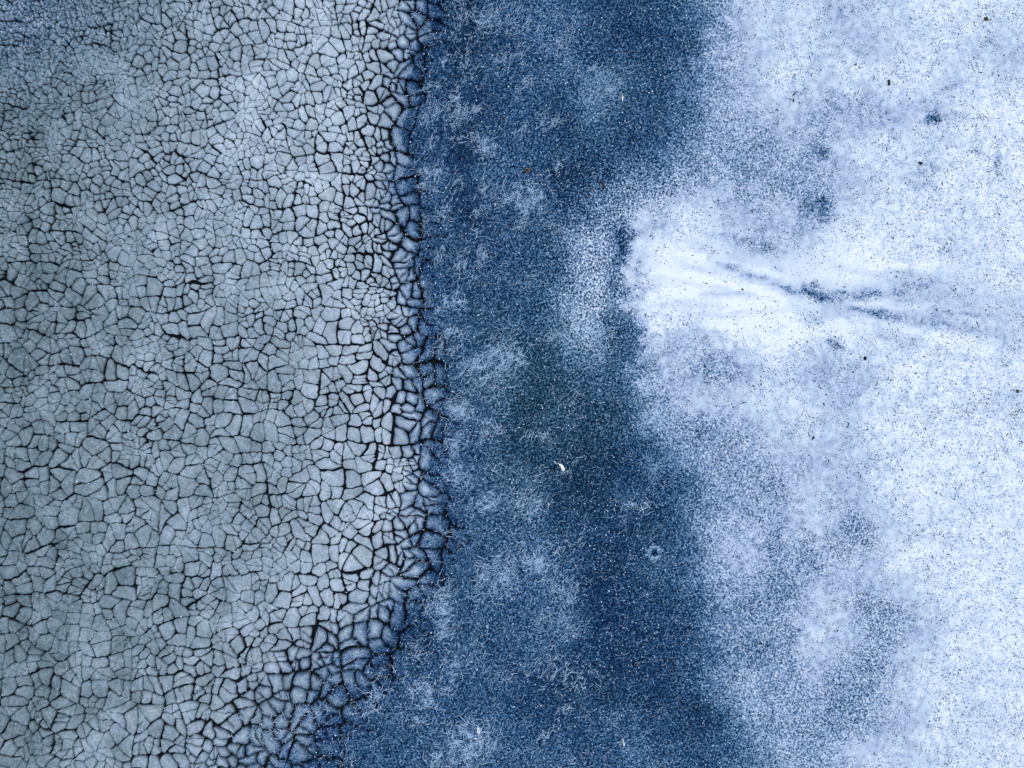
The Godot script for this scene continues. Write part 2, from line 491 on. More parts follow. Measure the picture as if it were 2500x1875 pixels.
func make_far_ground() -> void:
	var xs: Array[float] = []
	var steps: Array[float] = []
	var v := 0.0
	var st := 60.0
	while v < 160000.0:
		steps.append(v)
		if v > 2600.0:
			st *= 1.25
		v += st
	for k in range(steps.size() - 1, 0, -1):
		xs.append(-steps[k])
	xs.append_array(steps)
	var n := xs.size()
	var pts := PackedVector3Array()
	var cols := PackedColorArray()
	var idx := PackedInt32Array()
	for j in n:
		for i in n:
			var p := MID + Vector2(xs[i], xs[j])
			var e := along(EDGE, p.y)
			var deep := p.x > PX0 and p.x < e + 260.0 and p.y > PY0 and p.y < PY1
			pts.append(at(p, -24.0 if deep else (-3.5 if Rect2(NEAR0, NEARS).grow(60.0).has_point(p) else -1.0)))
			cols.append(macro_color(p))
	for j in n - 1:
		for i in n - 1:
			var a := j * n + i
			idx.append_array([a, a + 1, a + n, a + 1, a + n + 1, a + n])
	var mat := StandardMaterial3D.new()
	mat.vertex_color_use_as_albedo = true
	mat.roughness = 0.95
	mat.albedo_texture = tiled_grain(9, 4.0, 0.6)
	mat.uv1_triplanar = true
	mat.uv1_world_triplanar = true
	mat.uv1_scale = Vector3.ONE * 1.1
	var o := commit(pts, PackedVector3Array(), cols, PackedVector2Array(), idx, mat, "ground", self)
	tag(o, "pale salt and clay flat that runs on beyond the close ground", "", "", "structure")


func salt_at(p: Vector2) -> float:
	var q := (p - NEAR0) / NEARS * Vector2(CW, CH) - Vector2(0.5, 0.5)
	q = q.clamp(Vector2.ZERO, Vector2(CW - 1.01, CH - 1.01))
	var i := int(q.x)
	var j := int(q.y)
	var f := q - Vector2(i, j)
	var k := j * CW + i
	return lerpf(lerpf(salt_map[k], salt_map[k + 1], f.x), lerpf(salt_map[k + CW], salt_map[k + CW + 1], f.x), f.y)


func make_sheets() -> void:
	# one relief, cut along the ragged edge of the salt into silt and crust
	var step := 15.0
	var x0 := 660.0
	var nx := int((NEAR0.x + NEARS.x - x0) / step)
	var ny := int(NEARS.y / step)
	var silt := [PackedVector3Array(), PackedVector2Array()]
	var salt := [PackedVector3Array(), PackedVector2Array()]
	var cut := 0.47
	var pos: Array[Vector2] = []
	var val := PackedFloat32Array()
	for j in ny + 1:
		for i in nx + 1:
			var p := Vector2(x0 + i * step, NEAR0.y + j * step)
			pos.append(p)
			val.append(salt_at(p) + 0.16 * n_fine.get_noise_2d(p.x * 0.35, p.y * 0.35) - cut)
	for j in ny:
		for i in nx:
			var k := j * (nx + 1) + i
			if pos[k + 1].x < along(EDGE, pos[k].y) + 105.0:
				continue
			for tri in [[k, k + 1, k + nx + 1], [k + 1, k + nx + 2, k + nx + 1]]:
				var inn: Array[Vector2] = []
				var out: Array[Vector2] = []
				for c in 3:
					var a: int = tri[c]
					var b: int = tri[(c + 1) % 3]
					(inn if val[a] >= 0.0 else out).append(pos[a])
					if (val[a] >= 0.0) != (val[b] >= 0.0):
						var m := pos[a].lerp(pos[b], val[a] / (val[a] - val[b]))
						inn.append(m)
						out.append(m)
				for c in range(1, inn.size() - 1):
					for q in [inn[0], inn[c], inn[c + 1]]:
						sheet_vertex(salt, q)
				for c in range(1, out.size() - 1):
					for q in [out[0], out[c], out[c + 1]]:
						sheet_vertex(silt, q)
	for pair in [[silt, "damp_silt", "dark blue damp silt between the cracked mud and the salt"], [salt, "salt_crust", "white mottled salt crust dusted with dark grit"]]:
		var nrm := PackedVector3Array()
		nrm.resize(pair[0][0].size())
		nrm.fill(Vector3.UP)
		var o := commit(pair[0][0], nrm, PackedColorArray(), pair[0][1], PackedInt32Array(range(pair[0][0].size())), m_near, pair[1], self)
		tag(o, pair[2], "", "", "structure")


func sheet_vertex(into: Array, p: Vector2) -> void:
	var h := -1.0 + 2.5 * smoothstep(0.2, 0.8, salt_at(p)) + 0.8 * n_wide.get_noise_2d(p.x, p.y)
	into[0].append(at(p, h))
	into[1].append((p - NEAR0) / NEARS)


func ground_height(p: Vector2) -> float:
	return -1.0 + 2.5 * smoothstep(0.2, 0.8, salt_at(p)) + 0.8 * n_wide.get_noise_2d(p.x, p.y)


# ------------------------------------------------------------------ nodes
func commit(v: PackedVector3Array, nrm: PackedVector3Array, col: PackedColorArray, uv: PackedVector2Array, idx: PackedInt32Array, mat: Material, called: String, parent: Node) -> MeshInstance3D:
	var a := []
	a.resize(Mesh.ARRAY_MAX)
	a[Mesh.ARRAY_VERTEX] = v
	if nrm.is_empty():
		nrm.resize(v.size())
		nrm.fill(Vector3.UP)
	a[Mesh.ARRAY_NORMAL] = nrm
	if not col.is_empty():
		a[Mesh.ARRAY_COLOR] = col
	if not uv.is_empty():
		a[Mesh.ARRAY_TEX_UV] = uv
	a[Mesh.ARRAY_INDEX] = idx
	var am := ArrayMesh.new()
	am.add_surface_from_arrays(Mesh.PRIMITIVE_TRIANGLES, a)
	am.surface_set_material(0, mat)
	var o := MeshInstance3D.new()
	o.mesh = am
	o.name = numbered(called)
	parent.add_child(o, true)
	return o

var names := {}


func numbered(called: String) -> String:
	var n: int = names.get(called, 0)
	names[called] = n + 1
	return called if n == 0 else "%s_%03d" % [called, n]


func tag(o: Node, label: String, category := "", group := "", kind := "") -> void:
	if label:
		o.set_meta("label", label)
	if category:
		o.set_meta("category", category)
	if group:
		o.set_meta("group", group)
	if kind:
		o.set_meta("kind", kind)


# ------------------------------------------------------------------ cracked mud
class Cell:
	var p := PackedVector2Array()
	var a := PackedFloat32Array()      # crack width at the start of each edge
	var b := PackedFloat32Array()      # and at its end

	func area() -> float:
		var s := 0.0
		for i in p.size():
			s += p[i].cross(p[(i + 1) % p.size()])
		return s * 0.5

	func centre() -> Vector2:
		var s := 0.0
		var c := Vector2.ZERO
		for i in p.size():
			var q := p[(i + 1) % p.size()]
			var k := p[i].cross(q)
			s += k
			c += (p[i] + q) * k
		return c / (3.0 * s) if absf(s) > 1e-6 else p[0]


func clip(c: Cell, n: Vector2, d: float, g0: float, g1: float) -> Cell:
	var out := Cell.new()
	var size := c.p.size()
	var t := n.orthogonal()
	var from_cut := -1
	for i in size:
		var p := c.p[i]
		var q := c.p[(i + 1) % size]
		var dp := p.dot(n) - d
		var dq := q.dot(n) - d
		if dp <= 0.0:
			out.p.append(p)
			if dq <= 0.0:
				out.a.append(c.a[i]); out.b.append(c.b[i])
			else:
				var f := dp / (dp - dq)
				out.a.append(c.a[i]); out.b.append(lerpf(c.a[i], c.b[i], f))
				from_cut = out.p.size()
				out.p.append(p.lerp(q, f))
				out.a.append(g0); out.b.append(g1)
		elif dq <= 0.0:
			var f := dp / (dp - dq)
			out.p.append(p.lerp(q, f))
			out.a.append(lerpf(c.a[i], c.b[i], f)); out.b.append(c.b[i])
	if from_cut >= 0 and out.p.size() > 2:
		var x := out.p[from_cut]
		var y := out.p[(from_cut + 1) % out.p.size()]
		if x.dot(t) > y.dot(t):
			out.a[from_cut] = g1
			out.b[from_cut] = g0
	return out


func pair_random(i: int, j: int) -> float:
	var h := hash(Vector2i(mini(i, j), maxi(i, j)))
	return float(h & 0xffff) / 65535.0


# spots where the cracks gape
const GAPES := [[Vector2(478, 688), 15.0], [Vector2(175, 118), 9.0], [Vector2(236, 113), 9.0], [Vector2(258, 70), 8.0], [Vector2(238, 195), 12.0], [Vector2(205, 88), 9.0], [Vector2(400, 250), 12.0], [Vector2(525, 338), 9.0], [Vector2(575, 338), 10.0], [Vector2(118, 435), 10.0], [Vector2(75, 338), 12.0], [Vector2(160, 285), 9.0], [Vector2(372, 608), 9.0], [Vector2(20, 680), 14.0], [Vector2(420, 585), 9.0], [Vector2(185, 1740), 12.0], [Vector2(360, 1085), 12.0], [Vector2(168, 1790), 10.0], [Vector2(250, 1690), 8.0], [Vector2(170, 515), 9.0], [Vector2(780, 395), 8.0], [Vector2(500, 1365), 8.0], [Vector2(100, 900), 9.0], [Vector2(30, 560), 9.0], [Vector2(430, 1105), 8.0], [Vector2(620, 1400), 8.0], [Vector2(365, 505), 8.0], [Vector2(170, 590), 10.0]]


func width_at(p: Vector2, g: float) -> float:
	if g <= 0.0:
		return 0.0
	var w := wetness(p)
	var k := 0.84 * lerpf(1.0, 0.5, bloom(p)) * (1.0 + 0.28 * n_wide.get_noise_2d(p.x, p.y))
	if p.x < 420.0 and p.y < 330.0:
		k *= lerpf(0.72, 1.0, smoothstep(250.0, 420.0, p.x))
	for s in GAPES:
		var d := p.distance_squared_to(s[0])
		if d < s[1] * s[1] * 4.0:
			k += 1.7 * exp(-d / (s[1] * s[1]))
	var v := g * k
	v *= lerpf(1.0, 1.5, smoothstep(-2.8, -0.4, w))
	if w > 0.0:
		v = g * lerpf(k * 1.5, 1.2, minf(1.0, w * 2.0))
		v -= smoothstep(0.5, 2.6, w) * 8.0
	return maxf(0.0, v)


func leaf_area(p: Vector2) -> float:
	var a := 640.0
	a *= lerpf(0.30, 1.0, smoothstep(80.0, 760.0, p.x + p.y * 0.8)) * lerpf(1.0, 1.7, smoothstep(450.0, 1150.0, p.y))
	a *= 1.0 + 0.7 * n_wide.get_noise_2d(p.x * 0.7 + 300.0, p.y * 0.7)
	a *= lerpf(1.0, 0.55, bloom(p))
	var w := wetness(p)
	if w > 0.0:
		a = lerpf(a, 2100.0, minf(1.0, w))
	return maxf(120.0, a)


var raw := []          # finished outlines: [Cell, taper/damp data]


func split(c: Cell, depth: int) -> void:
	var area := absf(c.area())
	if area < 30.0:
		return
	var mid := c.centre()
	var want := leaf_area(mid)
	var n := int(round(area / want + rng.randf_range(-0.3, 0.3)))
	if n >= 2 and depth < 3:
		n = mini(n, 9)
		var seeds: Array[Vector2] = []
		var tries := 0
		var lo := c.p[0]
		var hi := c.p[0]
		for q in c.p:
			lo = lo.min(q)
			hi = hi.max(q)
		var gap := sqrt(area / n) * 0.72
		while seeds.size() < n and tries < 200:
			tries += 1
			var q := Vector2(rng.randf_range(lo.x, hi.x), rng.randf_range(lo.y, hi.y))
			if not Geometry2D.is_point_in_polygon(q, c.p):
				continue
			var ok := true
			for s in seeds:
				if s.distance_to(q) < gap * (1.0 - tries / 260.0):
					ok = false
			if ok:
				seeds.append(q)
		if seeds.size() >= 2:
			var id := rng.randi()
			for round_ in 3:                # even the pieces out
				var moved: Array[Vector2] = []
				for i in seeds.size():
					var part := c
					for j in seeds.size():
						if i != j and part.p.size() >= 3:
							var nn := (seeds[j] - seeds[i]).normalized()
							part = clip(part, nn, nn.dot((seeds[i] + seeds[j]) * 0.5), 0.0, 0.0)
					moved.append(seeds[i].lerp(part.centre(), 0.75) if part.p.size() >= 3 else seeds[i])
				seeds = moved
			for i in seeds.size():
				var part := c
				for j in seeds.size():
					if i == j:
						continue
					var r := pair_random(id + i, id + j)
					var g := lerpf(2.1, 3.9, r) * (0.8 if depth > 0 else 1.0)
					var nn := (seeds[j] - seeds[i]).normalized()
					part = clip(part, nn, nn.dot((seeds[i] + seeds[j]) * 0.5), g, g)
					if part.p.size() < 3:
						break
				if part.p.size() >= 3:
					split(part, depth + 1)
			return
	# hairlines: some plates are split once more by a fine crack, often one that dies out
	var chance := 0.26 if area > 380.0 else 0.05
	if wetness(mid) > 0.0:
		chance *= 0.75
	if depth < 4 and rng.randf() < chance and area > 200.0:
		var dir := Vector2.ZERO
		var longest := 0.0
		for q in c.p:
			if q.distance_to(mid) > longest:
				longest = q.distance_to(mid)
				dir = (q - mid).normalized()
		var nn := dir.rotated(rng.randf_range(-0.6, 0.6))
		var off := nn.dot(mid) + rng.randf_range(-0.12, 0.12) * longest
		var g0 := rng.randf_range(0.9, 1.9)
		var g1 := g0
		if rng.randf() < 0.6:
			g1 = -1.2
		if rng.randf() < 0.5:
			var sw := g0
			g0 = g1
			g1 = sw
		var one := clip(c, nn, off, g0, g1)
		# the far side sees the same cut with its normal turned round, so its ends swap
		var two := clip(c, -nn, -off, g1, g0)
		for h in [one, two]:
			if h.p.size() >= 3 and absf(h.area()) > 30.0:
				split(h, 4 if rng.randf() < 0.7 else 3)
		return
	raw.append(c)


func warp(p: Vector2) -> Vector2:
	return p + Vector2(n_warp.get_noise_2d(p.x, p.y), n_warp.get_noise_2d(p.x + 777.0, p.y - 333.0)) * 11.0 + Vector2(n_warp2.get_noise_2d(p.x, p.y), n_warp2.get_noise_2d(p.x - 555.0, p.y + 111.0)) * 2.6 + Vector2(n_fine.get_noise_2d(p.x, p.y), n_fine.get_noise_2d(p.x + 99.0, p.y)) * 0.7


class Batch:
	var v := PackedVector3Array()
	var n := PackedVector3Array()
	var c := PackedColorArray()
	var t := PackedVector2Array()
	var i := PackedInt32Array()


func outline(c: Cell) -> Array:         # [points before warping, crack width there]
	var size := c.p.size()
	var sgn := 1.0 if c.area() > 0.0 else -1.0
	var corner := PackedVector2Array()
	var wid := PackedFloat32Array()
	for i in size:
		var h := (i + size - 1) % size
		var p := c.p[i]
		var e1 := (p - c.p[h])
		var e2 := (c.p[(i + 1) % size] - p)
		if e1.length() < 0.01 or e2.length() < 0.01:
			corner.append(p); wid.append(0.0)
			continue
		e1 = e1.normalized()
		e2 = e2.normalized()
		var n1 := Vector2(-e1.y, e1.x) * sgn
		var n2 := Vector2(-e2.y, e2.x) * sgn
		var h1 := width_at(p, c.b[h]) * 0.5
		var h2 := width_at(p, c.a[i]) * 0.5
		var det := n1.cross(n2)
		var v := (n1 + n2) * 0.25 * (h1 + h2)
		if absf(det) > 0.2:
			v = Vector2(h1 * n2.y - h2 * n1.y, h2 * n1.x - h1 * n2.x) / det
		corner.append(p + v.limit_length(12.0))
		wid.append(h1 + h2)
	var pts := PackedVector2Array()
	var ws := PackedFloat32Array()
	for i in size:
		var j := (i + 1) % size
		var h := (i + size - 1) % size
		var p := corner[i]
		var l1 := p.distance_to(corner[h])
		var l2 := p.distance_to(corner[j])
		var r := minf(minf(l1, l2) * 0.34, 1.6 + wid[i] * 1.3)
		if wid[i] < 0.25:
			pts.append(p); ws.append(wid[i])
		else:
			var a := p.move_toward(corner[h], r)
			var b := p.move_toward(corner[j], r)
			pts.append(a); ws.append(wid[i])
			if r > 2.4:
				pts.append((a + b) * 0.25 + p * 0.5); ws.append(wid[i])
			pts.append(b); ws.append(wid[i])
		var r2 := minf(minf(l2, corner[j].distance_to(corner[(j + 1) % size])) * 0.34, 1.6 + wid[j] * 1.3) if wid[j] >= 0.25 else 0.0
		var from := p.move_toward(corner[j], r if wid[i] >= 0.25 else 0.0)
		var to := corner[j].move_toward(p, r2)
		var k := int(from.distance_to(to) / 9.5)
		for s in range(1, k + 1):
			var f := s / float(k + 1)
			pts.append(from.lerp(to, f))
			ws.append(lerpf(wid[i], wid[j], f))
	return [pts, ws]


func plate(into: Batch, c: Cell, far: bool) -> void:
	var o := outline(c)
	var pts: PackedVector2Array = o[0]
	var ws: PackedFloat32Array = o[1]
	var n := pts.size()
	if n < 3:
		return
	var mid := Vector2.ZERO
	for k in n:
		pts[k] = warp(pts[k])
		mid += pts[k]
	mid /= n
	var turn := 0.0
	var size := 0.0
	for k in n:
		turn += (pts[k] - mid).cross(pts[(k + 1) % n] - mid)
		size += pts[k].distance_to(mid) / n
	if absf(turn) < 40.0:
		return
	if turn < 0.0:
		pts.reverse()
		ws.reverse()
	var w := wetness(mid)
	var dry := 1.0 - smoothstep(0.0, 0.9, w)
	var tone := 1.0 - 0.2 * rng.randf() * rng.randf()
	var tint := Color(tone, tone, tone)
	var hue := rng.randf_range(-1.0, 1.0)
	tint.r *= 1.0 - 0.025 * maxf(hue, 0.0)
	tint.b *= 1.0 - 0.045 * maxf(-hue, 0.0)
	tint = tint.lerp(Color(0.97, 0.97, 0.97), 1.0 - dry)
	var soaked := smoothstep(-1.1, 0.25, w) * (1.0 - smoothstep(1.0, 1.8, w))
	var lean := Vector2(rng.randf_range(-1, 1), rng.randf_range(-1, 1)) * 0.035 * dry
	var lift := dry * rng.randf_range(0.4, 1.6)
	var base := into.v.size()
	var outer := base
	var inner := base + n
	var foot := base + 2 * n
	for ring in 3:
		for k in n:
			var p := pts[k]
			var dir := (p - mid).normalized()
			var edge := clampf(ws[k] / 2.4, 0.0, 1.0)
			var y := lift + lean.dot(p - mid)
			var q := p
			var nn := Vector3.UP
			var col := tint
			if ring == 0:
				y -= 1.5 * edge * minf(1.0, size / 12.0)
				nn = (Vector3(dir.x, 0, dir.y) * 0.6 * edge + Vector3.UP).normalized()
				col = tint * Color(1, 1, 1).lerp(Color(0.68, 0.71, 0.73), edge)  # middle pale with salt; the rim also has domed shading painted into its colour
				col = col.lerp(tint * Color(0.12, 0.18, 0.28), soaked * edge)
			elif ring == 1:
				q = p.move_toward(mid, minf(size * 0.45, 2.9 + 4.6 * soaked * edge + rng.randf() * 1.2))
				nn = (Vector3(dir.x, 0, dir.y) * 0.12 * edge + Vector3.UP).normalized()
				col = tint * Color(1, 1, 1).lerp(Color(0.90, 0.915, 0.925), edge).lerp(Color(0.55, 0.63, 0.74), soaked * edge * 0.8)  # the same painted rim shading, weaker on the inner ring
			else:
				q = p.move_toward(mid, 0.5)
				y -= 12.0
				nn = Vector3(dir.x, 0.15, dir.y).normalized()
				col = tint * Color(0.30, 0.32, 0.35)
			into.v.append(at(q, y))
			into.n.append(nn)
			into.t.append((p - NEAR0) / NEARS)
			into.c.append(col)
	var crown := into.v.size()
	into.v.append(at(mid, lift + 0.6 * dry))
	into.n.append(Vector3.UP)
	into.t.append((mid - NEAR0) / NEARS)
	into.c.append(tint)
	if far:
		for k in range(base, into.v.size()):
			var m := macro_color(mid)
			into.c[k] = Color(into.c[k].r * m.r, into.c[k].g * m.g, into.c[k].b * m.b)
	for k in n:
		var l := (k + 1) % n
		into.i.append_array([crown, inner + k, inner + l, inner + k, outer + k, inner + l, outer + k, outer + l, inner + l, outer + k, foot + k, outer + l, foot + k, foot + l, outer + l])


func make_mud() -> void:
	# the dark floor of the cracks carries the plates
	var pts := PackedVector3Array()
	var idx := PackedInt32Array()
	var rows := 60
	for j in rows + 1:
		var y := lerpf(PY0 - 20.0, PY1 + 20.0, j / float(rows))
		pts.append(at(Vector2(PX0 - 20.0, y), -11.5))
		pts.append(at(Vector2(along(EDGE, y) + 110.0, y), -11.5))
		if j < rows:
			var k := j * 2
			idx.append_array([k, k + 1, k + 2, k + 1, k + 3, k + 2])
	var mud := commit(pts, PackedVector3Array(), PackedColorArray(), PackedVector2Array(), idx, plain(Color(0.075, 0.10, 0.125), 0.9), "cracked_mud", self)
	tag(mud, "grey cracked mud of many small plates with dark cracks", "", "", "structure")
	# coarse cells
	var s := 64.0
	var nx := int(2100.0 / s)
	var ny := int((PY1 - PY0) / s)
	var seeds: Array[Vector2] = []
	for j in ny:
		for i in nx:
			seeds.append(Vector2(PX0 + (i + 0.5 + rng.randf_range(-0.3, 0.3)) * s, PY0 + (j + 0.5 + rng.randf_range(-0.3, 0.3)) * s))
	for j in ny:
		for i in nx:
			var me := j * nx + i
			var o := seeds[me]
			if o.x > along(EDGE, o.y) + 165.0:
				continue
			var c := Cell.new()
			for q in [Vector2(-1, -1), Vector2(1, -1), Vector2(1, 1), Vector2(-1, 1)]:
				c.p.append((o + q * s * 1.6).clamp(Vector2(PX0, PY0), Vector2(5000, PY1)))
				c.a.append(2.0); c.b.append(2.0)
			for dj in range(-2, 3):
				for di in range(-2, 3):
					var jj := j + dj
					var ii := i + di
					if (di == 0 and dj == 0) or jj < 0 or jj >= ny or ii < 0 or ii >= nx:
						continue
					var other := jj * nx + ii
					var n := (seeds[other] - o).normalized()
					var g := lerpf(2.6, 5.8, pow(pair_random(me, other), 1.6))
					c = clip(c, n, n.dot((o + seeds[other]) * 0.5), g, g)
			if c.p.size() >= 3:
				split(c, 0)
	# the 300 largest plates in view stand alone, the rest are joined
	var inside := Rect2(8, 8, 2484, 1859)
	var ranked := []
	for k in raw.size():
		var m: Vector2 = raw[k].centre()
		if inside.has_point(m) and wetness(m) < 0.75:
			ranked.append([absf(raw[k].area()), k])
	ranked.sort_custom(func(x, y): return x[0] > y[0])
	var single := {}
	for k in mini(300, ranked.size()):
		single[ranked[k][1]] = true
	var near := Batch.new()
	var far := Batch.new()
	var sheet := Rect2(NEAR0, NEARS).grow(-60.0)
	for k in raw.size():
		var m: Vector2 = raw[k].centre()
		if single.has(k):
			var b := Batch.new()
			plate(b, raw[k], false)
			if b.v.size():
				var foot := at(m)
				for q in b.v.size():
					b.v[q] -= foot
				commit(b.v, b.n, b.c, b.t, b.i, m_plate, "mud_plate", mud).position = foot
		elif sheet.has_point(m):
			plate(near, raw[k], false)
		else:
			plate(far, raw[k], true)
	tag(commit(near.v, near.n, near.c, near.t, near.i, m_plate, "small_mud_plates", mud), "", "", "", "stuff")
	tag(commit(far.v, far.n, far.c, far.t, far.i, m_plate_far, "outer_mud_plates", mud), "", "", "", "stuff")
	print("plates ", raw.size(), " singles ", single.size(), " smallest single ", ranked[mini(299, ranked.size() - 1)][0], " tris ", (near.i.size() + far.i.size()) / 3)


# ------------------------------------------------------------------ small loose matter
func chip_mesh(lx: float, h: float, lz: float, seed_: int) -> ArrayMesh:     # a faceted sliver, in units
	var r := RandomNumberGenerator.new()
	r.seed = seed_
	var st := SurfaceTool.new()
	st.begin(Mesh.PRIMITIVE_TRIANGLES)
	st.set_smooth_group(-1)
	var ring: Array[Vector3] = []
	for k in 6:
		var a := TAU * k / 6.0
		var m := r.randf_range(0.7, 1.15)
		ring.append(Vector3(cos(a) * lx * m, 0, sin(a) * lz * m) * U)
	var top := Vector3(r.randf_range(-0.2, 0.2) * lx, h, r.randf_range(-0.2, 0.2) * lz) * U
	var low := Vector3(0, -h * 0.4, 0) * U
	for k in 6:
		st.add_vertex(top); st.add_vertex(ring[k]); st.add_vertex(ring[(k + 1) % 6])
		st.add_vertex(low); st.add_vertex(ring[(k + 1) % 6]); st.add_vertex(ring[k])
	st.generate_normals()
	return st.commit()


func hair_mesh(length: float, bend: float, wide: float) -> ArrayMesh:
	var st := SurfaceTool.new()
	st.begin(Mesh.PRIMITIVE_TRIANGLES)
	st.set_smooth_group(-1)
	var seg := 5
	var rows := []
	for k in seg + 1:
		var t := k / float(seg)
		var x := (t - 0.5) * length
		var z := bend * (1.0 - pow(t * 2.0 - 1.0, 2)) + bend * 0.35 * sin(t * 7.0)
		var w := wide * (0.35 + 0.65 * sin(PI * clampf(t, 0.04, 0.96)))
		rows.append([Vector3(x, 0, z - w) * U, Vector3(x, wide * 1.4, z) * U, Vector3(x, 0, z + w) * U])
	for k in seg:
		for s in 2:
			st.add_vertex(rows[k][s]); st.add_vertex(rows[k + 1][s]); st.add_vertex(rows[k][s + 1])
			st.add_vertex(rows[k + 1][s]); st.add_vertex(rows[k + 1][s + 1]); st.add_vertex(rows[k][s + 1])
	st.generate_normals()
	return st.commit()


func scatter(called: String, label: String, meshes: Array, mat: Material, where: Array, cat := "") -> void:
	var root := Node3D.new()
	root.name = called
	add_child(root, true)
	tag(root, label, cat, "", "stuff")
	for k in meshes.size():
		var mine := []
		for q in range(k, where.size(), meshes.size()):
			mine.append(where[q])
		var mm := MultiMesh.new()
		mm.transform_format = MultiMesh.TRANSFORM_3D
		mm.mesh = meshes[k]
		mm.instance_count = mine.size()
		for q in mine.size():
			mm.set_instance_transform(q, mine[q])
		var o := MultiMeshInstance3D.new()
		o.multimesh = mm
		o.material_override = mat
		o.name = numbered(called + "_drift")
		root.add_child(o, true)
		tag(o, "", "", "", "stuff")


func laid(p: Vector2, y: float, turn: float, size: Vector3, tilt := 0.0) -> Transform3D:
	return Transform3D(Basis(Vector3.UP, turn) * Basis(Vector3.RIGHT, tilt) * Basis.from_scale(size), at(p, y))


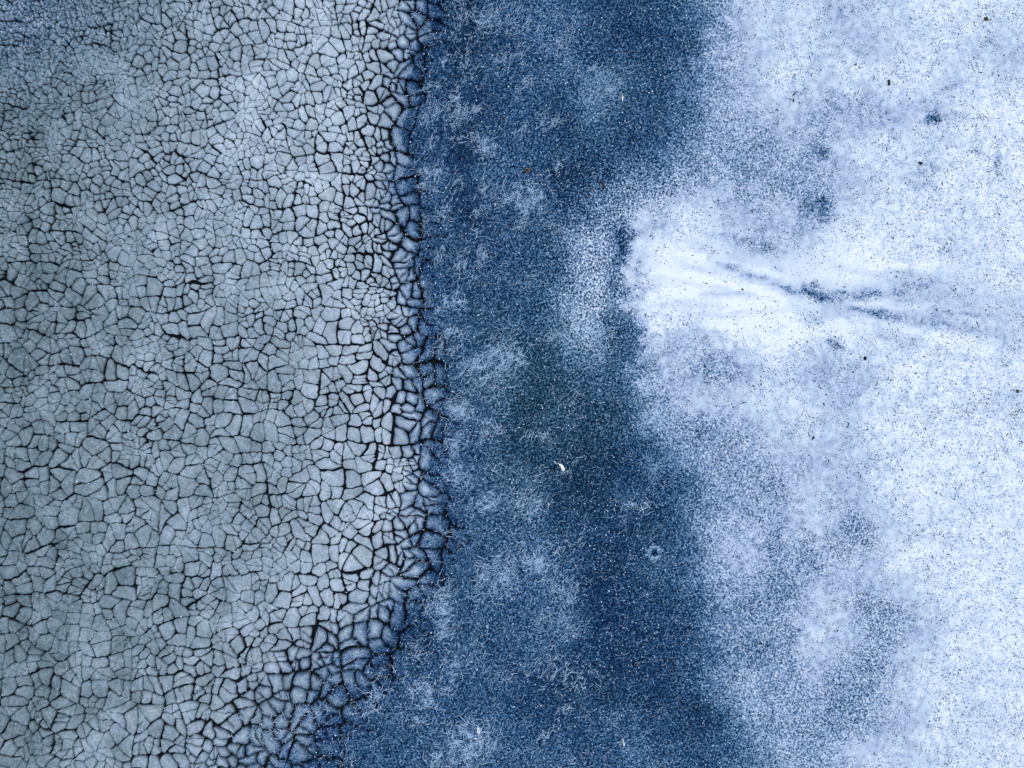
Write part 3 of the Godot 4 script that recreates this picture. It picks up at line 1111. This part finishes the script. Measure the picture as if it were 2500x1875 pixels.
func make_flecks() -> void:
	var chips := []
	for k in 4:
		chips.append(chip_mesh(2.3, 0.8, 1.0 + 0.15 * k, 50 + k))
	var grit := []
	for k in 4:
		grit.append(chip_mesh(2.4, 0.8, 0.9 + 0.2 * k, 80 + k))
	var hairs := [hair_mesh(14.0, 2.0, 0.75), hair_mesh(17.0, -3.5, 0.7), hair_mesh(11.0, 1.0, 0.8), hair_mesh(20.0, 4.0, 0.65), hair_mesh(30.0, 7.0, 0.7), hair_mesh(26.0, -6.0, 0.7)]
	# bright salt grains on silt and plates
	var a := []
	for k in 26000:
		var p := Vector2(rng.randf_range(-250, 2000), rng.randf_range(-187, 2062))
		var w := wetness(p)
		var s := salt_at(p) if w > 0.5 else 0.2
		var want := 0.16 if w < 0.0 else (0.42 if s < 0.5 else 0.0)
		want *= 0.5 + 1.1 * maxf(0.0, n_wide.get_noise_2d(p.x * 0.6, p.y * 0.6) + 0.4)
		if rng.randf() > want:
			continue
		var big := rng.randf_range(0.45, 0.95) * (1.25 if rng.randf() < 0.12 else 1.0)
		a.append(laid(p, (1.0 if w < 0.9 else 0.3 + maxf(0.0, ground_height(p))), rng.randf() * TAU, Vector3(big, big, big)))
	scatter("salt_grains", "tiny bright white salt grains strewn over the silt and mud", chips, plain(Color(0.84, 0.92, 1.0), 0.6), a)
	# salt hair
	a = []
	for s in WISPS:
		var r: Vector2 = s[1]
		var lean := rng.randf_range(0.2, 0.9)
		for k in int(r.x * r.y * s[2] * 1.0):
			var v := Vector2(rng.randfn(0.0, 0.55), rng.randfn(0.0, 0.55))
			var p: Vector2 = s[0] + v * r
			if absf(n_warp2.get_noise_2d(p.x * 0.55, p.y * 0.55)) > (0.2 if wetness(p) > 1.2 else 0.07):
				continue
			a.append(laid(p, 0.4 + maxf(0.0, ground_height(p)), lean + rng.randfn(0.0, 0.9), Vector3.ONE * rng.randf_range(0.5, 1.15)))
	for m in 130:
		var y := rng.randf_range(0.0, 1875.0)
		var mid := Vector2(lerpf(along(EDGE, y) + 25.0, 1430.0, pow(rng.randf(), 1.5)), y)
		var lean := rng.randf_range(0.0, 1.4)
		var r := Vector2(rng.randf_range(12, 28), 0)
		for k in rng.randi_range(12, 34):
			var p := mid + (Vector2(rng.randfn(0.0, 1.0) * r.x, rng.randfn(0.0, 0.45) * r.x)).rotated(-lean)
			if salt_at(p) < 0.45 and wetness(p) > 0.8:
				a.append(laid(p, 0.4 + maxf(0.0, ground_height(p)), lean + rng.randfn(0.0, 0.6), Vector3.ONE * rng.randf_range(0.4, 0.95)))
	for k in 110000:
		var p := Vector2(rng.randf_range(560, 1750), rng.randf_range(-187, 2062))
		var w := wetness(p)
		if w < 0.1:
			continue
		var s := salt_at(p)
		var keep := smoothstep(-0.1, 0.5, n_wide.get_noise_2d(p.x * 1.8 + 40.0, p.y * 1.8)) * 0.26 + 0.10
		if s > 0.5 or rng.randf() > keep:
			continue
		a.append(laid(p, 0.4 + maxf(0.0, ground_height(p)), 0.6 + rng.randfn(0.0, 0.9), Vector3.ONE * rng.randf_range(0.25, 0.55)))
	scatter("salt_hair", "fine white salt hair tangled in wisps on the dark silt", hairs, plain(Color(0.70, 0.81, 0.91), 0.7), a)
	# dark grit on the salt
	a = []
	for k in 150000:
		var p := Vector2(rng.randf_range(1350, 2750), rng.randf_range(-187, 2062))
		var s := salt_at(p)
		if s < 0.34:
			continue
		var lumps := n_wide.get_noise_2d(p.x * 1.5 + 900.0, p.y * 1.5)
		var want := clampf(0.22 + 0.6 * lumps, 0.02, 0.8)
		var silk := exp(-pow((p.x - 1850.0) / 330.0, 2) - pow((p.y - 690.0) / 80.0, 2))
		want *= (1.0 - 0.8 * silk) * (1.0 + 2.2 * clampf(0.85 - s, 0.0, 0.5))
		if rng.randf() > want:
			continue
		var big := rng.randf_range(0.34, 0.72)
		if rng.randf() < 0.06:
			big = rng.randf_range(0.7, 1.25)
		a.append(laid(p, 0.2 + ground_height(p), rng.randfn(-0.7, 0.8), Vector3(big * rng.randf_range(0.9, 1.7), big, big * rng.randf_range(0.7, 1.1))))
	for s in [[Vector2(2288, 290), 13.0, 60], [Vector2(2435, 420), 22.0, 60], [Vector2(2430, 350), 16.0, 30], [Vector2(1990, 690), 9.0, 20], [Vector2(1985, 722), 18.0, 60], [Vector2(2440, 560), 20.0, 24], [Vector2(2480, 1010), 22.0, 40], [Vector2(2463, 1062), 7.0, 16], [Vector2(2491, 1079), 6.0, 12], [Vector2(2015, 380), 16.0, 40], [Vector2(2040, 840), 18.0, 40], [Vector2(2120, 1330), 16.0, 40], [Vector2(2165, 1485), 16.0, 50], [Vector2(2160, 1550), 20.0, 40], [Vector2(2130, 1620), 18.0, 40], [Vector2(1875, 905), 18.0, 20], [Vector2(2310, 1600), 8.0, 12]]:
		for k in s[2]:
			var p: Vector2 = s[0] + Vector2(rng.randfn(0.0, 0.6), rng.randfn(0.0, 0.6)) * s[1]
			a.append(laid(p, 0.3 + ground_height(p), rng.randf() * TAU, Vector3.ONE * rng.randf_range(0.4, 0.95)))
	scatter("dark_grit", "dark blue black grit scattered over the white salt", grit, plain(Color(0.07, 0.13, 0.23), 0.8), a)


# ------------------------------------------------------------------ single things lying on the flat
func slab(outl: Array, thick: float) -> ArrayMesh:      # a domed flake from its outline, in units about its middle
	var st := SurfaceTool.new()
	st.begin(Mesh.PRIMITIVE_TRIANGLES)
	st.set_smooth_group(0)
	var n := outl.size()
	var mid := Vector2.ZERO
	for q in outl:
		mid += q / n
	var ring := []
	for k in n:
		var q: Vector2 = outl[k]
		var i := q.lerp(mid, 0.35)
		ring.append([Vector3(q.x, 0, q.y) * U, Vector3(q.x, thick * 0.5, q.y) * U, Vector3(i.x, thick, i.y) * U])
	var top := Vector3(mid.x, thick * 1.1, mid.y) * U
	for k in n:
		var l := (k + 1) % n
		for s in 2:
			st.add_vertex(ring[k][s]); st.add_vertex(ring[l][s]); st.add_vertex(ring[k][s + 1])
			st.add_vertex(ring[l][s]); st.add_vertex(ring[l][s + 1]); st.add_vertex(ring[k][s + 1])
		st.add_vertex(top); st.add_vertex(ring[k][2]); st.add_vertex(ring[l][2])
	st.generate_normals()
	return st.commit()


func stalk(way: Array, radii: Array) -> ArrayMesh:      # a tapering twig along points (x, height, y), in units
	var st := SurfaceTool.new()
	st.begin(Mesh.PRIMITIVE_TRIANGLES)
	st.set_smooth_group(0)
	var rings := []
	for k in way.size():
		var f: Vector3 = (way[mini(k + 1, way.size() - 1)] - way[maxi(k - 1, 0)]).normalized()
		var side := f.cross(Vector3.UP).normalized()
		var up := side.cross(f)
		var r := []
		for s in 6:
			var a := TAU * s / 6.0
			r.append((way[k] + (side * cos(a) + up * sin(a)) * radii[k]) * U)
		rings.append(r)
	for k in way.size() - 1:
		for s in 6:
			var t := (s + 1) % 6
			st.add_vertex(rings[k][s]); st.add_vertex(rings[k + 1][s]); st.add_vertex(rings[k][t])
			st.add_vertex(rings[k + 1][s]); st.add_vertex(rings[k + 1][t]); st.add_vertex(rings[k][t])
	for e in [0, way.size() - 1]:
		for s in 6:
			var t := (s + 1) % 6
			st.add_vertex(way[e] * U); st.add_vertex(rings[e][t if e == 0 else s]); st.add_vertex(rings[e][s if e == 0 else t])
	st.generate_normals()
	return st.commit()


func lump(r: Vector3, rough: float, seed_: int) -> ArrayMesh:
	var sp := SphereMesh.new()
	sp.radius = 1.0
	sp.height = 2.0
	sp.radial_segments = 14
	sp.rings = 8
	var st := SurfaceTool.new()
	st.create_from(sp, 0)
	var md := MeshDataTool.new()
	md.create_from_surface(st.commit(), 0)
	var n := noise(seed_, 1.1, 2)
	for k in md.get_vertex_count():
		var v := md.get_vertex(k)
		v *= 1.0 + rough * n.get_noise_3d(v.x, v.y, v.z)
		md.set_vertex(k, v * r * U)
	var am := ArrayMesh.new()
	md.commit_to_surface(am)
	st.create_from(am, 0)
	st.generate_normals()
	return st.commit()


func thing(called: String, p: Vector2, mesh: Mesh, mat: Material, label: String, cat: String, group := "", y := 0.6) -> MeshInstance3D:
	var o := MeshInstance3D.new()
	o.mesh = mesh
	o.material_override = mat
	o.name = numbered(called)
	o.position = at(p, y + (ground_height(p) if wetness(p) > 1.0 else 1.2))
	add_child(o, true)
	tag(o, label, cat, group)
	return o


func part(called: String, parent: Node3D, mesh: Mesh, mat: Material, off := Vector2.ZERO, y := 0.0) -> MeshInstance3D:
	var o := MeshInstance3D.new()
	o.mesh = mesh
	o.material_override = mat
	o.name = called
	o.position = Vector3(off.x, y, off.y) * U
	parent.add_child(o, true)
	return o


func make_debris() -> void:
	var white := plain(Color(0.95, 0.96, 0.96), 0.5)
	var cream := plain(Color(0.80, 0.84, 0.80), 0.6)
	var black := plain(Color(0.09, 0.10, 0.13), 0.75)
	var brown := plain(Color(0.24, 0.17, 0.12), 0.8)
	var olive := plain(Color(0.25, 0.25, 0.18), 0.9)
	var slate := plain(Color(0.20, 0.27, 0.38), 0.8)
	var v := func(x, y): return Vector2(x, y)
	# white bits on the silt
	var shell := thing("shell", Vector2(1372, 1142), slab([v.call(-3, -7), v.call(1.5, -7.5), v.call(4, -3), v.call(6.5, 2), v.call(6, 7), v.call(3, 9), v.call(0, 5), v.call(-2.5, -0.5)], 2.4), white, "white broken shell with two lobes on the dark silt", "shell")
	part("lobe", shell, slab([v.call(-3.5, -4), v.call(0, -3.2), v.call(3, -1.5), v.call(2, 2.5), v.call(-1.5, 2.5), v.call(-3.2, 0)], 2.2), white, Vector2(-3.5, -6.2), 0.5)
	part("spine", shell, stalk([Vector3(-1, 0.6, -1), Vector3(-4, 0.9, -3), Vector3(-7, 0.5, -4.2)], [0.9, 0.8, 0.3]), white, Vector2(-4.5, -7.0))
	var husk := thing("seed_husk", Vector2(1168, 1783.5), slab([v.call(-3, -10), v.call(0.2, -7), v.call(2.8, -2), v.call(3.4, 4), v.call(2.0, 10), v.call(0.2, 10.4), v.call(-2, 6), v.call(-3.2, 0), v.call(-3.4, -6)], 1.8), white, "white pointed seed husk with dark slit beside pale straw", "husk")
	part("slit", husk, slab([v.call(-0.8, -4), v.call(0.2, -3), v.call(1.1, 3), v.call(0.5, 4), v.call(-0.4, 1)], 0.5), plain(Color(0.25, 0.28, 0.24)), Vector2(-0.2, -0.4), 1.75)
	thing("straw", Vector2(1162, 1803.5), stalk([Vector3(-6.5, 0, 0.2), Vector3(0, 0.3, -0.2), Vector3(6.5, 0, 0)], [0.9, 1.1, 0.8]), white, "short white straw lying level below the seed husk", "straw")
	thing("straw", Vector2(1052, 1712), stalk([Vector3(-3.5, 0, -4), Vector3(0, 0.4, 0), Vector3(3, 0, 3.6)], [0.4, 0.8, 0.4]), white, "tiny white straw slanting on blue silt near the last cracks", "straw")
	var fork := thing("twig", Vector2(1520, 240), stalk([Vector3(-0.4, 0, 8), Vector3(-0.3, 0.5, 2), Vector3(-1.0, 0.4, -7)], [0.6, 1.4, 0.5]), white, "small white forked twig on silt near the pale round stain", "twig")
	part("prong", fork, stalk([Vector3(0, 0.4, 2), Vector3(1.6, 0.7, -1.5), Vector3(2.6, 0.4, -5.5)], [1.1, 0.9, 0.4]), white)
	var quill := thing("feather", Vector2(1522, 1812), stalk([Vector3(-1.4, 0, -11), Vector3(0.2, 0.5, -4), Vector3(1.2, 0.6, 2), Vector3(1.6, 0.3, 9)], [0.4, 0.8, 1.2, 1.6]), white, "thin white feather with grey vane near the bottom edge", "feather")
	part("vane", quill, slab([v.call(-1.5, -7), v.call(0.4, -5), v.call(1.0, 3), v.call(0, 7), v.call(-1.8, 4), v.call(-2.2, -3)], 0.8), plain(Color(0.55, 0.63, 0.64)), Vector2(-2.6, -2.5))
	thing("straw", Vector2(1356, 1129), stalk([Vector3(-3, 0, -4), Vector3(0, 0.4, -0.5), Vector3(2.6, 0, 3.5)], [0.5, 0.8, 0.4]), white, "tiny white straw just above the broken shell", "straw")
	# brown and dark bits on the silt
	var bark := thing("bark_chip", Vector2(1471, 450), slab([v.call(-8.5, -10), v.call(-4, -7.5), v.call(1, -2), v.call(5, 4), v.call(7, 9), v.call(3.5, 8.5), v.call(-1, 4), v.call(-5, -3)], 3.0), brown, "dark brown bark chip slanting at the first salt speckles", "bark chip")
	part("stem", bark, stalk([Vector3(0, 1, 0), Vector3(3, 0.8, 4), Vector3(6.5, 0.3, 6.5)], [0.9, 0.8, 0.4]), black, Vector2(5.5, 7.5))
	part("grain_ridge", bark, stalk([Vector3(-3, 0, -3.5), Vector3(0, 0.4, 0), Vector3(3, 0, 4.5)], [0.4, 0.9, 0.4]), plain(Color(0.36, 0.27, 0.2)), Vector2(-0.2, 0.5), 2.6)
	var tuft := thing("root_clump", Vector2(1288, 416), lump(Vector3(9, 3, 6.5), 0.5, 4), plain(Color(0.14, 0.17, 0.21)), "dark tangled root clump with pale fibres on open silt", "root clump")
	for k in 5:
		var d := Vector2.from_angle(k * 1.3 + 0.4) * 4.5
		part("fibre", tuft, stalk([Vector3(-3, 0, 0.5), Vector3(0, 0.8, -0.4), Vector3(3, 0, 0.6)], [0.4, 0.7, 0.4]), plain(Color(0.62, 0.62, 0.62)), d, 2.2)
		part("rootlet", tuft, stalk([Vector3.ZERO, Vector3(d.x, 0.5, d.y) * 0.7, Vector3(d.x * 1.9, -0.6, d.y * 1.7)], [0.9, 0.7, 0.3]), black, d * 0.6, 0.8)
	# dark bits on the salt
	thing("twig", Vector2(1940, 229.5), stalk([Vector3(6, 0, -6.5), Vector3(1.5, 0.8, -3.5), Vector3(-2, 1.0, 0.5), Vector3(-4.2, 0.8, 4), Vector3(-5.2, 0, 7.5)], [0.5, 1.0, 1.1, 0.9, 0.5]), black, "curved black twig lying above a black leaf flake on salt", "twig")
	thing("leaf_flake", Vector2(1936.5, 245), slab([v.call(-2.4, -0.5), v.call(-0.4, -3.4), v.call(1.8, -5), v.call(2.2, -1.8), v.call(0.8, 1.2), v.call(1.2, 4.5), v.call(-0.6, 4.6), v.call(-1.6, 2.4)], 1.4), black, "ragged black leaf flake just below the curved twig", "leaf flake")
	thing("twig", Vector2(1928.5, 242.5), stalk([Vector3(-2.8, 0, -1.6), Vector3(0, 0.3, 0), Vector3(2.8, 0, 1.5)], [0.6, 0.9, 0.6]), black, "short straight black twig left of the black leaf flake", "twig")
	thing("chip", Vector2(1950.4, 251.6), slab([v.call(-2.2, -1.4), v.call(0.4, -1.2), v.call(2.2, 1), v.call(0.6, 1.6), v.call(-1.6, 0.4)], 1.2), black, "tiny black chip below and right of the leaf flake", "chip")
	var stub := thing("stem_stub", Vector2(2169, 203), slab([v.call(-3.8, -6.4), v.call(-0.6, -6.2), v.call(2.4, -7), v.call(3.0, -5.4), v.call(2, -2), v.call(3, 2.2), v.call(3.8, 5), v.call(1.6, 6), v.call(-1.6, 6.8), v.call(-2.8, 5), v.call(-1.8, 0.5), v.call(-2.2, -3)], 3.0), black, "black waisted stem stub standing out on white salt", "stem stub")
	part("broken_end", stub, slab([v.call(-2, 0.8), v.call(0, -0.8), v.call(2, -1.2), v.call(1.6, 0.8), v.call(-0.6, 1.6)], 0.6), slate, Vector2(0.4, 4.4), 2.4)
	var clot := thing("mud_lump", Vector2(2244.5, 397.8), lump(Vector3(4.2, 2.6, 2.6), 0.35, 8), black, "black knobbly mud lump with a trailing tail on salt", "mud lump")
	part("knob", clot, lump(Vector3(2.4, 2.0, 2.6), 0.3, 9), black, Vector2(5, 1.2))
	part("tail", clot, stalk([Vector3(0, 0.4, 0), Vector3(1.5, 0.3, 3), Vector3(-1.5, 0.3, 4.6), Vector3(-4, 0, 4)], [1.4, 0.9, 0.6, 0.3]), slate, Vector2(0.8, 2.4))
	thing("pebble", Vector2(2111.5, 875), lump(Vector3(3.6, 3.2, 4.8), 0.3, 12), black, "round black pebble below the smeared salt streaks", "pebble")
	thing("leaf_flake", Vector2(1985, 1069), slab([v.call(-0.6, -4.6), v.call(3.2, -3.2), v.call(2.4, 1), v.call(-0.6, 2.4), v.call(-1.8, 5), v.call(-3.4, 4.6), v.call(-2.4, 0)], 1.4), black, "black flag shaped leaf flake beside a thin black sliver", "leaf flake")
	thing("sliver", Vector2(1974.8, 1062.6), stalk([Vector3(-2.2, 0, -5), Vector3(0, 0.5, -0.5), Vector3(1.8, 0, 5)], [0.9, 1.0, 0.6]), black, "thin black sliver left of the flag shaped flake", "sliver")
	thing("clod", Vector2(2406.5, 47), lump(Vector3(5.4, 3.6, 5.0), 0.45, 15), olive, "olive brown clod near the upper right corner of the salt", "clod")
	thing("sliver", Vector2(2416.5, 49), stalk([Vector3(1.6, 0, -3.6), Vector3(0, 0.5, 0), Vector3(-1.6, 0, 3.4)], [0.6, 0.9, 0.8]), black, "short black sliver just right of the olive clod", "sliver")
	thing("clod", Vector2(2483.5, 955), lump(Vector3(4.2, 2.8, 3.8), 0.45, 17), plain(Color(0.30, 0.34, 0.29), 0.9), "small grey green clod at the right edge of the salt", "clod")
	thing("chip", Vector2(2474, 952.5), slab([v.call(-2, -1.4), v.call(1.6, -1.2), v.call(2.2, 0.8), v.call(-0.8, 1.4)], 1.2), black, "tiny black chip left of the grey green clod", "chip")
	thing("flake", Vector2(2087.8, 158), slab([v.call(-3.6, 3), v.call(-2, 0), v.call(0.8, -2.6), v.call(3, -3.4), v.call(2.6, -0.4), v.call(3.4, 0.6), v.call(0.4, 1.6)], 1.0), plain(Color(0.09, 0.14, 0.28)), "small blue black flake above the waisted stem stub", "flake")
	thing("twig", Vector2(1846, 1329), stalk([Vector3(-3, 0, -1), Vector3(0, 0.4, 0.4), Vector3(3, 0, 0.2)], [0.5, 0.8, 0.5]), black, "short dark twig on the grey edge of the lower salt", "twig")
	thing("pebble", Vector2(1855.5, 1468), lump(Vector3(2.6, 2.0, 2.2), 0.3, 21), black, "small black pebble on speckled blue salt low in view", "pebble")
	thing("pebble", Vector2(1858, 1571.5), lump(Vector3(3.0, 2.2, 2.6), 0.45, 22), black, "small ragged black pebble lowest on the speckled blue salt", "pebble")
	thing("pebble", Vector2(1812, 706.5), lump(Vector3(2.8, 2.0, 2.0), 0.3, 23), black, "tiny black pebble on the smooth white streak", "pebble")
	# droppings on two plates at the edge of the dry mud
	for s in [[Vector2(902.5, 808), Vector2(1.8, 3.6)], [Vector2(904.5, 814.5), Vector2(2.4, 1.3)], [Vector2(908.3, 806), Vector2(1.2, 3.2)], [Vector2(905.8, 802), Vector2(2.6, 1.4)], [Vector2(913.4, 808.5), Vector2(1.3, 2.2)], [Vector2(910.3, 813.5), Vector2(2.2, 0.9)]]:
		thing("dropping", s[0], lump(Vector3(s[1].x, 1.4, s[1].y), 0.35, int(s[0].x)), black, "black crumb of droppings ringed on one pale plate", "dropping", "droppings on the pale plate", 2.0)
	for s in [[Vector2(869.5, 702), Vector2(1.3, 2.0)], [Vector2(873, 706), Vector2(1.0, 1.8)], [Vector2(875, 700), Vector2(1.4, 0.9)], [Vector2(872, 698), Vector2(0.9, 1.2)]]:
		thing("dropping", s[0], lump(Vector3(s[1].x, 1.2, s[1].y), 0.35, int(s[0].x)), black, "tiny black crumb on the plate above the ringed droppings", "dropping", "tiny crumbs on the upper plate", 2.0)
